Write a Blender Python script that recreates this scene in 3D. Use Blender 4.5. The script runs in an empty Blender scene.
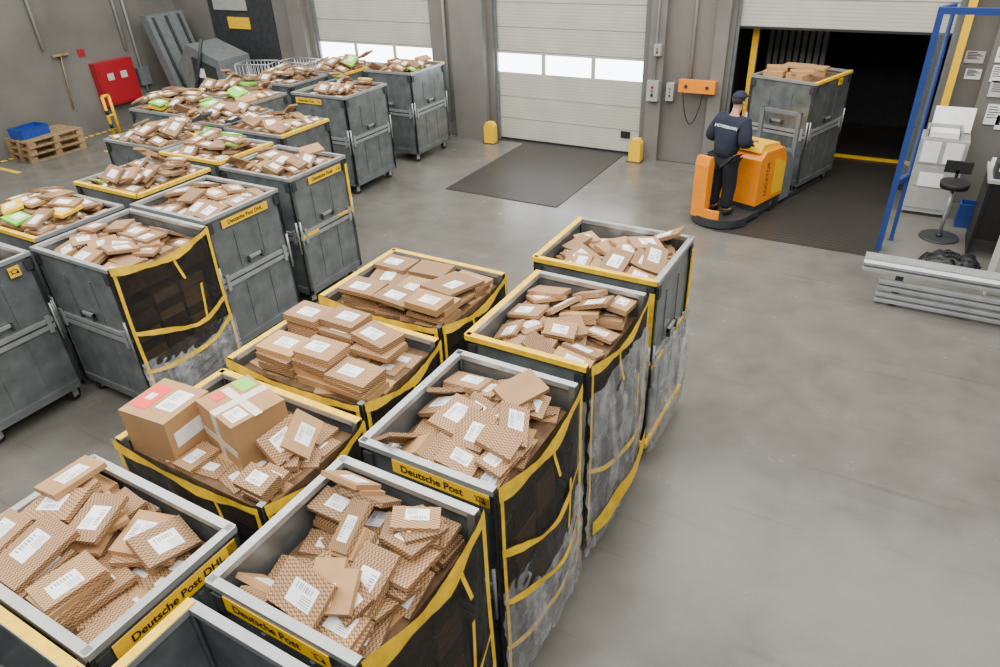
import bpy, bmesh, math, random
from mathutils import Vector, Matrix, Euler
from mathutils.bvhtree import BVHTree
random.seed(7)
scene=bpy.context.scene
COL=scene.collection
pi=math.pi

# ------------------------------------------------------------------ materials
def new_mat(name):
    m=bpy.data.materials.new(name); m.use_nodes=True
    nt=m.node_tree; b=nt.nodes['Principled BSDF']
    return m,nt,b
def N(nt,t,**k):
    n=nt.nodes.new(t)
    for a,v in k.items(): setattr(n,a,v)
    return n
def mat(name,col,rough=.6,metal=0.,noise=0.,nscale=8.,bump=0.,bscale=60.,alpha=1.,spec=None,rvar=0.,objrand=0.,detail=4.):
    m,nt,b=new_mat(name); L=nt.links.new
    b.inputs['Base Color'].default_value=(*col,1)
    b.inputs['Roughness'].default_value=rough
    b.inputs['Metallic'].default_value=metal
    b.inputs['Alpha'].default_value=alpha
    if spec is not None: b.inputs['Specular IOR Level'].default_value=spec
    tc=N(nt,'ShaderNodeTexCoord')
    last=None
    if noise>0:
        nz=N(nt,'ShaderNodeTexNoise'); nz.inputs['Scale'].default_value=nscale; nz.inputs['Detail'].default_value=detail
        L(tc.outputs['Object'],nz.inputs['Vector'])
        mr=N(nt,'ShaderNodeMapRange'); mr.inputs['From Min'].default_value=.3; mr.inputs['From Max'].default_value=.7
        mr.inputs['To Min'].default_value=1-noise; mr.inputs['To Max'].default_value=1+noise
        L(nz.outputs['Fac'],mr.inputs['Value'])
        hs=N(nt,'ShaderNodeHueSaturation'); hs.inputs['Color'].default_value=(*col,1)
        L(mr.outputs[0],hs.inputs['Value']); last=hs.outputs[0]
        if rvar>0:
            m2=N(nt,'ShaderNodeMapRange'); m2.inputs['To Min'].default_value=rough-rvar; m2.inputs['To Max'].default_value=rough+rvar
            L(nz.outputs['Fac'],m2.inputs['Value']); L(m2.outputs[0],b.inputs['Roughness'])
    if objrand>0:
        oi=N(nt,'ShaderNodeObjectInfo')
        mr=N(nt,'ShaderNodeMapRange'); mr.inputs['To Min'].default_value=1-objrand; mr.inputs['To Max'].default_value=1+objrand
        L(oi.outputs['Random'],mr.inputs['Value'])
        hs=N(nt,'ShaderNodeHueSaturation'); hs.inputs['Color'].default_value=(*col,1)
        if last: L(last,hs.inputs['Color'])
        L(mr.outputs[0],hs.inputs['Value']); last=hs.outputs[0]
    if last: L(last,b.inputs['Base Color'])
    if bump>0:
        nb=N(nt,'ShaderNodeTexNoise'); nb.inputs['Scale'].default_value=bscale; nb.inputs['Detail'].default_value=3
        L(tc.outputs['Object'],nb.inputs['Vector'])
        bp=N(nt,'ShaderNodeBump'); bp.inputs['Strength'].default_value=bump; bp.inputs['Distance'].default_value=.01
        L(nb.outputs['Fac'],bp.inputs['Height']); L(bp.outputs[0],b.inputs['Normal'])
    return m

GALV=mat('galvanised_steel',(.19,.212,.218),.34,.5,noise=.26,nscale=5,bump=.1,rvar=.1,objrand=.14)
RIM=mat('rim_steel',(.40,.42,.42),.34,.5,noise=.14)
DARKST=mat('dark_steel',(.05,.055,.06),.5,.4,noise=.2)
INNER=mat('cage_deck',(.2,.2,.2),.6,.2,noise=.2)
YEL=mat('yellow_webbing',(.86,.53,.002),.6,0,noise=.2,nscale=14,bump=.2)
YELP=mat('yellow_plate',(.90,.53,.004),.4,0,noise=.05)
BLACK=mat('black_print',(.008,.008,.008),.5)
RUB=mat('black_rubber',(.013,.013,.014),.6,0,noise=.2)
BAGM=mat('black_nylon',(.014,.014,.016),.45,0,noise=.3,bump=.8,bscale=14)
WHITEP=mat('white_paper',(.86,.87,.88),.6,noise=.04)
WHITEM=mat('white_metal',(.55,.55,.52),.45,noise=.06)
ORANGE=mat('orange_paint',(.88,.27,.006),.3,0,noise=.06)
RED=mat('red_paint',(.36,.010,.02),.4,0,noise=.06)
REDS=mat('red_print',(.85,.03,.015),.4,0,noise=.06)
BLUE=mat('blue_paint',(.018,.05,.22),.4,0,noise=.08)
BLUEP=mat('blue_plastic',(.015,.06,.32),.4,0,noise=.05)
GREEN=mat('green_sticker',(.20,.65,.05),.5)
GREYP=mat('grey_paint',(.15,.17,.175),.42,.1,noise=.14)
LGREY=mat('light_grey_paint',(.36,.37,.35),.45,0,noise=.08)
NAVY=mat('navy_cloth',(.009,.013,.030),.85,0,noise=.25,nscale=12,bump=.4,bscale=25)
TROUS=mat('dark_trousers',(.008,.009,.014),.9,0,noise=.2,bump=.4,bscale=20)
SKIN=mat('skin',(.55,.30,.21),.55,0,noise=.05)
HAIR=mat('dark_hair',(.03,.02,.015),.7,0,bump=.5,bscale=90)
WOOD=mat('pallet_wood',(.30,.20,.095),.75,0,noise=.3,nscale=10,bump=.3,objrand=.15)
CONCW=mat('concrete_wall',(.150,.145,.130),.8,0,noise=.2,nscale=1.1,bump=.25,bscale=18,detail=8)
PILA=mat('concrete_pilaster',(.165,.16,.145),.8,0,noise=.15,nscale=1.5,bump=.2,bscale=18,detail=8)
KRAFT=mat('plain_kraft',(.43,.245,.105),.7,0,noise=.08,nscale=6,objrand=.16)
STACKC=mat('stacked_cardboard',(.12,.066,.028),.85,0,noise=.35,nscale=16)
DARKIN=mat('dark_dock_cladding',(.018,.018,.02),.7,0,noise=.3)
RAIL=mat('rail_galvanised',(.40,.42,.43),.36,.45,noise=.14,nscale=6)

def net_mat():
    m,nt,b=new_mat('black_mesh_net'); L=nt.links.new
    b.inputs['Base Color'].default_value=(.010,.0095,.0095,1); b.inputs['Roughness'].default_value=.5
    tc=N(nt,'ShaderNodeTexCoord'); nz=N(nt,'ShaderNodeTexNoise'); nz.inputs['Scale'].default_value=4
    L(tc.outputs['Object'],nz.inputs['Vector'])
    mr=N(nt,'ShaderNodeMapRange'); mr.inputs['To Min'].default_value=.55; mr.inputs['To Max'].default_value=.88
    L(nz.outputs['Fac'],mr.inputs['Value']); L(mr.outputs[0],b.inputs['Alpha'])
    bp=N(nt,'ShaderNodeBump'); bp.inputs['Strength'].default_value=.8; bp.inputs['Distance'].default_value=.07
    L(nz.outputs['Fac'],bp.inputs['Height']); L(bp.outputs[0],b.inputs['Normal'])
    return m
NET=net_mat()
def film_mat():
    m,nt,b=new_mat('stretch_film'); L=nt.links.new
    b.inputs['Base Color'].default_value=(.62,.64,.65,1); b.inputs['Roughness'].default_value=.12; b.inputs['Specular IOR Level'].default_value=.9
    tc=N(nt,'ShaderNodeTexCoord'); mp=N(nt,'ShaderNodeMapping'); mp.inputs['Scale'].default_value=(5,5,.9); mp.inputs['Rotation'].default_value=(.5,.6,0)
    nz=N(nt,'ShaderNodeTexNoise'); nz.inputs['Scale'].default_value=2.0; nz.inputs['Detail'].default_value=6; nz.inputs['Distortion'].default_value=.6
    L(tc.outputs['Object'],mp.inputs[0]); L(mp.outputs[0],nz.inputs['Vector'])
    mr=N(nt,'ShaderNodeMapRange'); mr.inputs['From Min'].default_value=.4; mr.inputs['From Max'].default_value=.72; mr.inputs['To Min'].default_value=.22; mr.inputs['To Max'].default_value=.62
    L(nz.outputs['Fac'],mr.inputs['Value']); L(mr.outputs[0],b.inputs['Alpha'])
    bp=N(nt,'ShaderNodeBump'); bp.inputs['Strength'].default_value=.9; bp.inputs['Distance'].default_value=.05
    L(nz.outputs['Fac'],bp.inputs['Height']); L(bp.outputs[0],b.inputs['Normal'])
    return m
FILM=film_mat()
def math_n(nt,op,a,b=None,c=None):
    n=N(nt,'ShaderNodeMath',operation=op)
    for i,v in enumerate((a,b,c)):
        if v is None: continue
        if isinstance(v,(int,float)): n.inputs[i].default_value=v
        else: nt.links.new(v,n.inputs[i])
    return n.outputs[0]
def board_mat():
    m,nt,b=new_mat('printed_cardboard'); L=nt.links.new
    b.inputs['Roughness'].default_value=.7
    tc=N(nt,'ShaderNodeTexCoord'); sp=N(nt,'ShaderNodeSeparateXYZ'); L(tc.outputs['Object'],sp.inputs[0])
    s=math_n(nt,'SINE',math_n(nt,'MULTIPLY',sp.outputs[0],330.))
    r=math_n(nt,'ADD',math_n(nt,'MULTIPLY',sp.outputs[1],56.),math_n(nt,'MULTIPLY',s,.22))
    r=math_n(nt,'ADD',r,math_n(nt,'MULTIPLY',sp.outputs[0],24.))
    r=math_n(nt,'ADD',r,math_n(nt,'MULTIPLY',sp.outputs[2],56.))
    k=math_n(nt,'LESS_THAN',math_n(nt,'FRACT',r),.42)
    mx=N(nt,'ShaderNodeMix',data_type='RGBA')
    mx.inputs[6].default_value=(.43,.255,.125,1); mx.inputs[7].default_value=(.145,.072,.028,1)
    L(k,mx.inputs[0])
    oi=N(nt,'ShaderNodeObjectInfo'); mr=N(nt,'ShaderNodeMapRange'); mr.inputs['To Min'].default_value=.78; mr.inputs['To Max'].default_value=1.25
    L(oi.outputs['Random'],mr.inputs['Value'])
    hs=N(nt,'ShaderNodeHueSaturation'); L(mx.outputs[2],hs.inputs['Color']); L(mr.outputs[0],hs.inputs['Value'])
    L(hs.outputs[0],b.inputs['Base Color'])
    return m
BOARD=board_mat()
def label_mat():
    m,nt,b=new_mat('address_label_print'); L=nt.links.new
    b.inputs['Roughness'].default_value=.5
    tc=N(nt,'ShaderNodeTexCoord'); sp=N(nt,'ShaderNodeSeparateXYZ'); L(tc.outputs['Generated'],sp.inputs[0])
    x,y=sp.outputs[0],sp.outputs[1]
    def band(v,a,c): return math_n(nt,'MULTIPLY',math_n(nt,'GREATER_THAN',v,a),math_n(nt,'LESS_THAN',v,c))
    bar=math_n(nt,'GREATER_THAN',math_n(nt,'ADD',math_n(nt,'SINE',math_n(nt,'MULTIPLY',x,100.)),math_n(nt,'SINE',math_n(nt,'MULTIPLY',x,63.))),.1)
    bar=math_n(nt,'MULTIPLY',bar,math_n(nt,'MULTIPLY',band(y,.1,.36),band(x,.2,.85)))
    ln=math_n(nt,'LESS_THAN',math_n(nt,'FRACT',math_n(nt,'MULTIPLY',y,10.)),.35)
    ln=math_n(nt,'MULTIPLY',ln,math_n(nt,'MULTIPLY',band(y,.5,.92),band(x,.08,.5)))
    k=math_n(nt,'MULTIPLY',math_n(nt,'MAXIMUM',bar,ln),.85)
    mx=N(nt,'ShaderNodeMix',data_type='RGBA')
    mx.inputs[6].default_value=(.95,.96,1.0,1); mx.inputs[7].default_value=(.03,.03,.035,1)
    L(k,mx.inputs[0]); L(mx.outputs[2],b.inputs['Base Color'])
    return m
LABEL=label_mat()
def floor_mat():
    m,nt,b=new_mat('worn_concrete_floor'); L=nt.links.new
    tc=N(nt,'ShaderNodeTexCoord')
    def nz(s,d,dist=0,):
        n=N(nt,'ShaderNodeTexNoise'); n.inputs['Scale'].default_value=s; n.inputs['Detail'].default_value=d; n.inputs['Distortion'].default_value=dist
        L(tc.outputs['Object'],n.inputs['Vector']); return n.outputs['Fac']
    a=nz(.45,8,.5); c=nz(2.6,10,.3); e=nz(60,3)
    v=math_n(nt,'ADD',math_n(nt,'MULTIPLY',a,.45),math_n(nt,'ADD',math_n(nt,'MULTIPLY',c,.40),math_n(nt,'MULTIPLY',e,.15)))
    cr=N(nt,'ShaderNodeValToRGB'); cr.color_ramp.elements[0].position=.34; cr.color_ramp.elements[0].color=(.098,.093,.080,1)
    cr.color_ramp.elements[1].position=.66; cr.color_ramp.elements[1].color=(.172,.166,.146,1)
    L(v,cr.inputs[0])
    mp=N(nt,'ShaderNodeMapping'); mp.inputs['Scale'].default_value=(.5,9,1); mp.inputs['Rotation'].default_value=(0,0,.5); L(tc.outputs['Object'],mp.inputs[0])
    sc=N(nt,'ShaderNodeTexNoise'); sc.inputs['Scale'].default_value=1.3; sc.inputs['Detail'].default_value=6; L(mp.outputs[0],sc.inputs['Vector'])
    mrs=N(nt,'ShaderNodeMapRange'); mrs.inputs['From Min'].default_value=.6; mrs.inputs['From Max'].default_value=.75; mrs.inputs['To Min'].default_value=1; mrs.inputs['To Max'].default_value=.78; L(sc.outputs['Fac'],mrs.inputs['Value'])
    hs=N(nt,'ShaderNodeHueSaturation'); L(cr.outputs[0],hs.inputs['Color']); L(mrs.outputs[0],hs.inputs['Value'])
    L(hs.outputs[0],b.inputs['Base Color'])
    mr=N(nt,'ShaderNodeMapRange'); mr.inputs['From Min'].default_value=.3; mr.inputs['From Max'].default_value=.7; mr.inputs['To Min'].default_value=.22; mr.inputs['To Max'].default_value=.28
    L(c,mr.inputs['Value']); L(mr.outputs[0],b.inputs['Roughness'])
    bp=N(nt,'ShaderNodeBump'); bp.inputs['Strength'].default_value=.04; bp.inputs['Distance'].default_value=.01
    L(e,bp.inputs['Height']); L(bp.outputs[0],b.inputs['Normal'])
    return m
FLOOR=floor_mat()
def ribbed(name,c1,c2,freq,axis,rough=.6,metal=0):
    m,nt,b=new_mat(name); L=nt.links.new
    b.inputs['Roughness'].default_value=rough; b.inputs['Metallic'].default_value=metal
    tc=N(nt,'ShaderNodeTexCoord'); sp=N(nt,'ShaderNodeSeparateXYZ'); L(tc.outputs['Object'],sp.inputs[0])
    fr=math_n(nt,'FRACT',math_n(nt,'MULTIPLY',sp.outputs[axis],freq))
    k=math_n(nt,'LESS_THAN',fr,.3)
    nz=N(nt,'ShaderNodeTexNoise'); nz.inputs['Scale'].default_value=2; nz.inputs['Detail'].default_value=6; L(tc.outputs['Object'],nz.inputs['Vector'])
    mx=N(nt,'ShaderNodeMix',data_type='RGBA'); mx.inputs[6].default_value=(*c1,1); mx.inputs[7].default_value=(*c2,1)
    L(k,mx.inputs[0])
    mr=N(nt,'ShaderNodeMapRange'); mr.inputs['To Min'].default_value=.8; mr.inputs['To Max'].default_value=1.2; L(nz.outputs['Fac'],mr.inputs['Value'])
    hs=N(nt,'ShaderNodeHueSaturation'); L(mx.outputs[2],hs.inputs['Color']); L(mr.outputs[0],hs.inputs['Value'])
    L(hs.outputs[0],b.inputs['Base Color'])
    return m
MAT_RIB=ribbed('ribbed_dock_plate',(.052,.047,.041),(.022,.020,.018),11,1,.45,.2)
DOORP=ribbed('door_panel_enamel',(.50,.50,.43),(.42,.42,.36),18,2,.4)
HAZ=ribbed('hazard_tape',(.75,.5,.02),(.03,.03,.03),6,1,.6)
def emis(name,col,s):
    m,nt,b=new_mat(name); b.inputs['Base Color'].default_value=(*col,1)
    b.inputs['Emission Color'].default_value=(*col,1); b.inputs['Emission Strength'].default_value=s
    return m
PANE=emis('daylit_window_pane',(.88,.94,1.0),9.0)
def glass():
    m,nt,b=new_mat('clear_plexiglass'); b.inputs['Base Color'].default_value=(.7,.8,.85,1); b.inputs['Alpha'].default_value=.12; b.inputs['Roughness'].default_value=.05
    return m
GLASS=glass()

# ------------------------------------------------------------------ mesh helpers
def B(bm,x0,x1,y0,y1,z0,z1,mi=0):
    vs=[bm.verts.new((x,y,z)) for z in (z0,z1) for y in (y0,y1) for x in (x0,x1)]
    fs=[(0,2,3,1),(4,5,7,6),(0,1,5,4),(2,6,7,3),(0,4,6,2),(1,3,7,5)]
    for f in fs:
        fc=bm.faces.new([vs[i] for i in f]); fc.material_index=mi
    return vs
def T(bm,p0,p1,r,seg=8,mi=0,r2=None):
    p0=Vector(p0);p1=Vector(p1);d=(p1-p0)
    q=d.to_track_quat('Z','Y'); r2=r if r2 is None else r2
    a=[];b=[]
    for i in range(seg):
        t=2*pi*i/seg; v=Vector((math.cos(t),math.sin(t),0))
        a.append(bm.verts.new(p0+q@(v*r))); b.append(bm.verts.new(p1+q@(v*r2)))
    for i in range(seg):
        j=(i+1)%seg; f=bm.faces.new((a[i],a[j],b[j],b[i])); f.material_index=mi; f.smooth=True
    f=bm.faces.new(a[::-1]); f.material_index=mi
    f=bm.faces.new(b); f.material_index=mi
def PR(bm,pts,y0,y1,mi=0,plane='xz'):
    def mk(p,t): return (p[0],t,p[1]) if plane=='xz' else ((t,p[0],p[1]) if plane=='yz' else (p[0],p[1],t))
    a=[bm.verts.new(mk(p,y0)) for p in pts]; b=[bm.verts.new(mk(p,y1)) for p in pts]
    n=len(pts); fs=[bm.faces.new(a),bm.faces.new(b[::-1])]
    for i in range(n):
        j=(i+1)%n; fs.append(bm.faces.new((a[j],a[i],b[i],b[j])))
    for f in fs: f.material_index=mi
def ME(name,fn,mats,bevel=0,seg=2):
    bm=bmesh.new(); fn(bm)
    if bevel>0:
        bmesh.ops.bevel(bm,geom=[e for e in bm.edges if e.is_manifold and e.calc_face_angle(0)>.3],offset=bevel,segments=seg,affect='EDGES',profile=.5)
    bmesh.ops.recalc_face_normals(bm,faces=bm.faces)
    me=bpy.data.meshes.new(name); bm.to_mesh(me); bm.free()
    for m in mats: me.materials.append(m)
    return me
def O(name,me,parent=None,loc=(0,0,0),rot=(0,0,0),label=None,category=None,group=None,kind=None):
    o=bpy.data.objects.new(name,me); COL.objects.link(o)
    o.location=loc; o.rotation_euler=rot
    if parent: o.parent=parent
    if label: o['label']=label
    if category: o['category']=category
    if group: o['group']=group
    if kind: o['kind']=kind
    return o
def box_obj(name,dims,mats,bevel=.0,**k):
    x0,x1,y0,y1,z0,z1=dims
    return O(name,ME(name,lambda bm:B(bm,x0,x1,y0,y1,z0,z1),mats,bevel),**k)
_txt={}
def text_mesh(body,size,mt,bold=.0,align='CENTER'):
    key=(body,size,mt.name,bold)
    if key in _txt: return _txt[key]
    c=bpy.data.curves.new('t','FONT'); c.body=body; c.size=size; c.align_x=align; c.align_y='CENTER'; c.offset=bold
    o=bpy.data.objects.new('t',c); COL.objects.link(o)
    dg=bpy.context.evaluated_depsgraph_get()
    me=bpy.data.meshes.new_from_object(o.evaluated_get(dg)); bpy.data.objects.remove(o)
    me.materials.clear(); me.materials.append(mt); me.name='lettering'
    _txt[key]=me; return me

# ------------------------------------------------------------------ structure
def struct(name,dims,m,bevel=0): return box_obj(name,dims,[m],bevel,kind='structure')
struct('floor',(-16.9,7.5,-4.5,12.5,-.2,0),FLOOR)
WY=12.55
def wallback(bm):
    for x0,x1 in [(-16.9,-12.07),(-8.88,-7.42),(-4.32,-2.83),(.28,7.5)]: B(bm,x0,x1,WY,WY+.35,-.2,6.5)
    for x0,x1 in [(-12.07,-8.88),(-7.42,-4.32),(-2.83,.28)]: B(bm,x0,x1,WY,WY+.35,3.3,6.5)
O('wall_back',ME('wall_back',wallback,[CONCW]),kind='structure')
struct('wall_left',(-16.95,-16.6,-4.5,WY,-.2,6.5),CONCW)
struct('trim_1',(-8.3,-7.55,WY-.16,WY,0,6.5),PILA,.01)
struct('trim_2',(-4.22,-3.95,WY-.12,WY,0,6.5),PILA,.01)
struct('trim_3',(-3.12,-2.9,WY-.12,WY,0,6.5),PILA,.01)
struct('trim_4',(.75,1.5,WY-.3,WY,0,6.5),PILA,.01)
struct('trim_11',(-12.6,-12.2,WY-.16,WY,0,6.5),PILA,.01)
struct('floor_2',(-12.5,4,12.5,12.9,-.2,-.002),DARKST)

def sect_door(name,x0,x1,zb,win):
    root=O(name,None,kind='structure')
    ph=.432; z=zb; i=0
    while z<3.25:
        zt=min(z+ph,3.45)
        def f(bm,z=z,zt=zt):
            if win and i==win:
                n=3; w=(x1-x0)/n
                B(bm,x0,x1,0,.05,z,z+.04); B(bm,x0,x1,0,.05,zt-.04,zt)
                for k in range(n+1):
                    xc=x0+k*w; B(bm,max(x0,xc-.04),min(x1,xc+.04),0,.05,z+.04,zt-.04)
            else:
                B(bm,x0,x1,0,.05,z+.012,zt)
                B(bm,x0,x1,.02,.04,z,z+.012)
        O('door_panel',ME('door_panel',f,[DOORP],0),root,(0,WY+.12,0))
        if win and i==win:
            w=(x1-x0)/3
            for k in range(3):
                O('window_pane',ME('window_pane',lambda bm:B(bm,x0+k*w+.04,x0+(k+1)*w-.04,.02,.03,z+.04,zt-.04),[PANE]),root,(0,WY+.12,0))
        z=zt; i+=1
    O('door_seal',ME('door_seal',lambda bm:B(bm,x0,x1,-.01,.06,zb-.0,zb+.035),[RUB]),root,(0,WY+.11,0))
    for xs in (x0+.0,x1-.05):
        O('door_rail',ME('door_rail',lambda bm:B(bm,xs,xs+.05,-.04,.0,0,3.3),[GREYP]),root,(0,WY+.1,0))
    return root
sect_door('door_1',-12.07,-8.88,0.0,3)
sect_door('door_2',-7.42,-4.32,0.0,3)
sect_door('door_3',-2.83,.28,2.3,None)
O('door_handle',ME('door_handle',lambda bm:[B(bm,-.09,.09,-.03,0,0,.12),B(bm,-.03,.03,-.045,-.03,.03,.09)],[RUB]),bpy.data.objects['door_2'],(-4.65,WY+.12,.3))
def bay(bm):
    B(bm,-2.95,.45,12.9,16.5,-.2,-.01,0)
    B(bm,-3.05,-2.9,12.9,16.5,-.2,3.3,0); B(bm,.35,.5,12.9,16.5,-.2,3.3,0)
    B(bm,-3.05,.5,16.4,16.5,-.2,3.3,0); B(bm,-3.05,.5,12.9,16.5,3.1,3.3,0)
O('wall_bay',ME('wall_bay',bay,[DARKIN]),kind='structure')
def shelter(bm):
    for k in range(9): B(bm,-2.7+k*.12,-2.62+k*.12,14.9,14.95,1.2,2.9,0)
O('trim_5',ME('trim_5',shelter,[LGREY]),kind='structure')
struct('trim_6',(-2.62,-2.52,12.95,13.02,0,3.1),YELP)
struct('trim_7',(-2.0,.34,13.88,13.96,-.01,.05),YELP)
struct('floor_3',(-2.15,.03,9.7,12.55,0,.012),MAT_RIB)
struct('floor_4',(-2.15,.1,12.55,16.3,0,.012),MAT_RIB)
struct('floor_5',(-6.76,-4.62,9.6,12.5,0,.012),MAT_RIB)
struct('trim_8',(.32,.42,WY-.25,WY-.05,0,3.2),YELP)
struct('trim_9',(-15.3,-13.2,WY-.03,WY+.02,0,3.2),DARKST)
struct('trim_10',(-14.7,-14.0,WY-.06,WY-.03,1.9,2.15),YELP)
struct('window_1',(-15.1,-14.0,WY-.055,WY-.03,2.3,3.0),LGREY)
struct('floor_6',(-16.4,-16.3,6.0,9.9,0,.004),HAZ)
struct('floor_7',(-16.3,-15.2,6.9,7.0,0,.004),HAZ)
struct('floor_8',(-14.9,-14.8,8.6,10.6,0,.004),HAZ)

# ------------------------------------------------------------------ roll cages
_c={}
def cached(key,fn):
    if key not in _c: _c[key]=fn()
    return _c[key]
def panel_mesh(w,h):
    def f(bm):
        t=.03; z0=.2
        zm=z0+(h-z0)*.5
        for s in (-1,1):
            xa=s*(w/2-.02)
            B(bm,xa-.02,xa+.02,0,t,z0,zm-.012); B(bm,xa-.02,xa+.02,0,t,zm+.012,h-.03)
        for za,zb in ((z0,z0+.05),(zm-.055,zm-.012),(zm+.012,zm+.055)): B(bm,-w/2+.04,w/2-.04,-.004,t,za,zb,1 if za>z0 else 0)
        B(bm,-w/2,w/2,.012,.022,zm-.012,zm+.012,2)
        B(bm,-w/2,w/2,-.008,t+.008,h-.035,h,1)
        B(bm,-w/2+.04,w/2-.04,.012,.018,z0+.05,zm-.055); B(bm,-w/2+.04,w/2-.04,.012,.018,zm+.055,h-.035)
        n=3
        for k in range(1,n):
            xc=-w/2+w*k/n
            B(bm,xc-.012,xc+.012,.004,.012,z0+.08,zm-.09); B(bm,xc-.012,xc+.012,.004,.012,zm+.09,h-.2)
        for s in (-1,1):
            B(bm,s*(w/2-.09)-.02,s*(w/2-.09)+.02,-.018,0,zm-.09,zm+.09,1)
            T(bm,(s*(w/2-.02),-.012,zm-.2),(s*(w/2-.02),-.012,zm+.2),.012,6,1)
            B(bm,s*(w/2-.05)-.03,s*(w/2-.05)+.03,-.012,0,h-.16,h-.06,2)
        B(bm,-.1,.1,-.02,0,zm+.14,zm+.17,1); B(bm,-.1,-.08,-.03,0,zm+.1,zm+.17,2); B(bm,.08,.1,-.03,0,zm+.1,zm+.17,2)
    return ME('side_panel',f,[GALV,RIM,DARKST])
def bulge(u,v):
    return -(math.sin(pi*u)**.8)*(.025+.06*math.sin(pi*min(1,v*1.1)))-.012
def net_grid(w,h,z0,sag,bl=1.0,seed=0,off=0,nu=18,nv=14,mt=None,name='net',wr=.006):
    rnd=random.Random(seed)
    bm=bmesh.new(); g=[]
    for j in range(nv+1):
        row=[]
        for i in range(nu+1):
            u=i/nu; v=j/nv
            x=-w/2+w*u; zt=h-sag*math.sin(pi*u)
            z=z0+(zt-z0)*v
            y=bulge(u,v)*bl-off+rnd.uniform(-wr,wr)
            row.append(bm.verts.new((x,y,z)))
        g.append(row)
    for j in range(nv):
        for i in range(nu):
            f=bm.faces.new((g[j][i],g[j][i+1],g[j+1][i+1],g[j+1][i])); f.smooth=True
    me=bpy.data.meshes.new(name); bm.to_mesh(me); bm.free(); me.materials.append(mt); return me
def strip_mesh(w,h,z0,sag,bl,vc,hw,seed,droop=0.,off=0):
    rnd=random.Random(seed); bm=bmesh.new(); nu=20; a=[];b=[]
    tl=rnd.uniform(-.16,.16) if droop else 0
    ph=rnd.uniform(0,6)
    for i in range(nu+1):
        u=i/nu; zt=h-sag*math.sin(pi*u); z=z0+(zt-z0)*vc-droop*math.sin(pi*u)+rnd.uniform(-.004,.004)+tl*(u-.5)+(.016*math.sin(9*u+ph) if droop else .006*math.sin(7*u))
        y=bulge(u,vc)*bl-.016-off; x=-w/2+w*u; hh=hw*(1+.25*math.sin(11*u+ph))
        a.append(bm.verts.new((x,y-.006*(1+math.sin(13*u)),z-hh))); b.append(bm.verts.new((x,y-.004,z+hh)))
    for i in range(nu):
        f=bm.faces.new((a[i],a[i+1],b[i+1],b[i])); f.smooth=True
    me=bpy.data.meshes.new('webbing_strap'); bm.to_mesh(me); bm.free(); me.materials.append(YEL); return me
def vstrip_mesh(w,h,z0,sag,bl,uc,hw,v0=0,v1=1,sw=0.):
    bm=bmesh.new(); nv=14; a=[];b=[]
    for j in range(nv+1):
        v=v0+(v1-v0)*j/nv; zt=h-sag*math.sin(pi*uc); z=z0+(zt-z0)*v
        y=bulge(uc,v)*bl-.018; x=-w/2+w*uc+sw*(1-(v-v0)/(v1-v0))+.006*math.sin(8*v)
        a.append(bm.verts.new((x-hw,y,z))); b.append(bm.verts.new((x+hw,y,z)))
    for j in range(nv):
        f=bm.faces.new((a[j],b[j],b[j+1],a[j+1])); f.smooth=True
    me=bpy.data.meshes.new('edge_webbing'); bm.to_mesh(me); bm.free(); me.materials.append(YEL); return me
def caster_mesh():
    def f(bm):
        T(bm,(-.02,0,.07),(.02,0,.07),.07,14,1)
        B(bm,-.035,-.025,-.03,.03,.05,.15,0); B(bm,.025,.035,-.03,.03,.05,.15,0)
        B(bm,-.045,.045,-.05,.05,.15,.165,0); T(bm,(-.04,0,.07),(.04,0,.07),.012,8,0)
    return ME('caster',f,[RAIL,RUB])
def base_mesh(w,d,mt):
    def f(bm):
        B(bm,-w/2,w/2,-d/2,-d/2+.04,.165,.215); B(bm,-w/2,w/2,d/2-.04,d/2,.165,.215)
        B(bm,-w/2,-w/2+.04,-d/2+.04,d/2-.04,.165,.215); B(bm,w/2-.04,w/2,-d/2+.04,d/2-.04,.165,.215)
        B(bm,-w/2+.04,w/2-.04,-d/2+.04,d/2-.04,.18,.2,1)
    return ME('base_frame',f,[mt,INNER])
def post_mesh(h):
    return ME('corner_post',lambda bm:B(bm,-.02,.02,-.02,.02,.165,h),[GALV])
def horn_mesh(s):
    def f(bm):
        n=20
        r0,r1=.30,.42
        vi=[];vo=[]
        for i in range(n):
            t=2*pi*i/n
            vi.append(bm.verts.new((s*r0*math.cos(t)*1.1,s*r0*math.sin(t)*.75+s*.05,0))); vo.append(bm.verts.new((s*r1*math.cos(t)*1.1,s*r1*math.sin(t)*.75+s*.05,0)))
        for i in range(n):
            j=(i+1)%n; bm.faces.new((vi[i],vo[i],vo[j],vi[j]))
        for pts in ([(-.5,-.28),(.2,-.28),(.55,-.42),(.55,-.02),(.2,-.18),(-.5,-.2)],[(-.62,.16),(-.45,.2),(-.45,.3),(-.62,.34)]):
            bm.faces.new([bm.verts.new((s*a,s*b,0)) for a,b in pts])
    return ME('post_horn',f,[BLACK])
def plate(root,fx,fy,rz,lx,lz,txt,w=.56,hh=.085,size=.062,horn=True,out=.012):
    R=Matrix.Rotation(rz,3,'Z'); o=Vector((fx,fy,0))+R@Vector((lx,-out,0)); o.z=lz
    p=O('name_plate',cached(('pl',w,hh),lambda:ME('name_plate',lambda bm:B(bm,-w/2,w/2,0,.004,-hh/2,hh/2),[YELP])),root,o,(0,0,rz),label='yellow name plate with black lettering')
    if txt: O('lettering',text_mesh(txt,size,BLACK,.0014),p,(-(hh*.6 if horn else 0),-.002,0),(pi/2,0,0))
    if horn: O('post_horn_emblem',cached(('horn',hh),lambda:horn_mesh(hh*.66)),p,((w/2-hh*.62) if txt else 0,-.002,0),(pi/2,0,0))
FACES={'F':(0,-1,0.),'R':(1,0,pi/2),'K':(0,1,pi),'L':(-1,0,-pi/2)}
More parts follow.
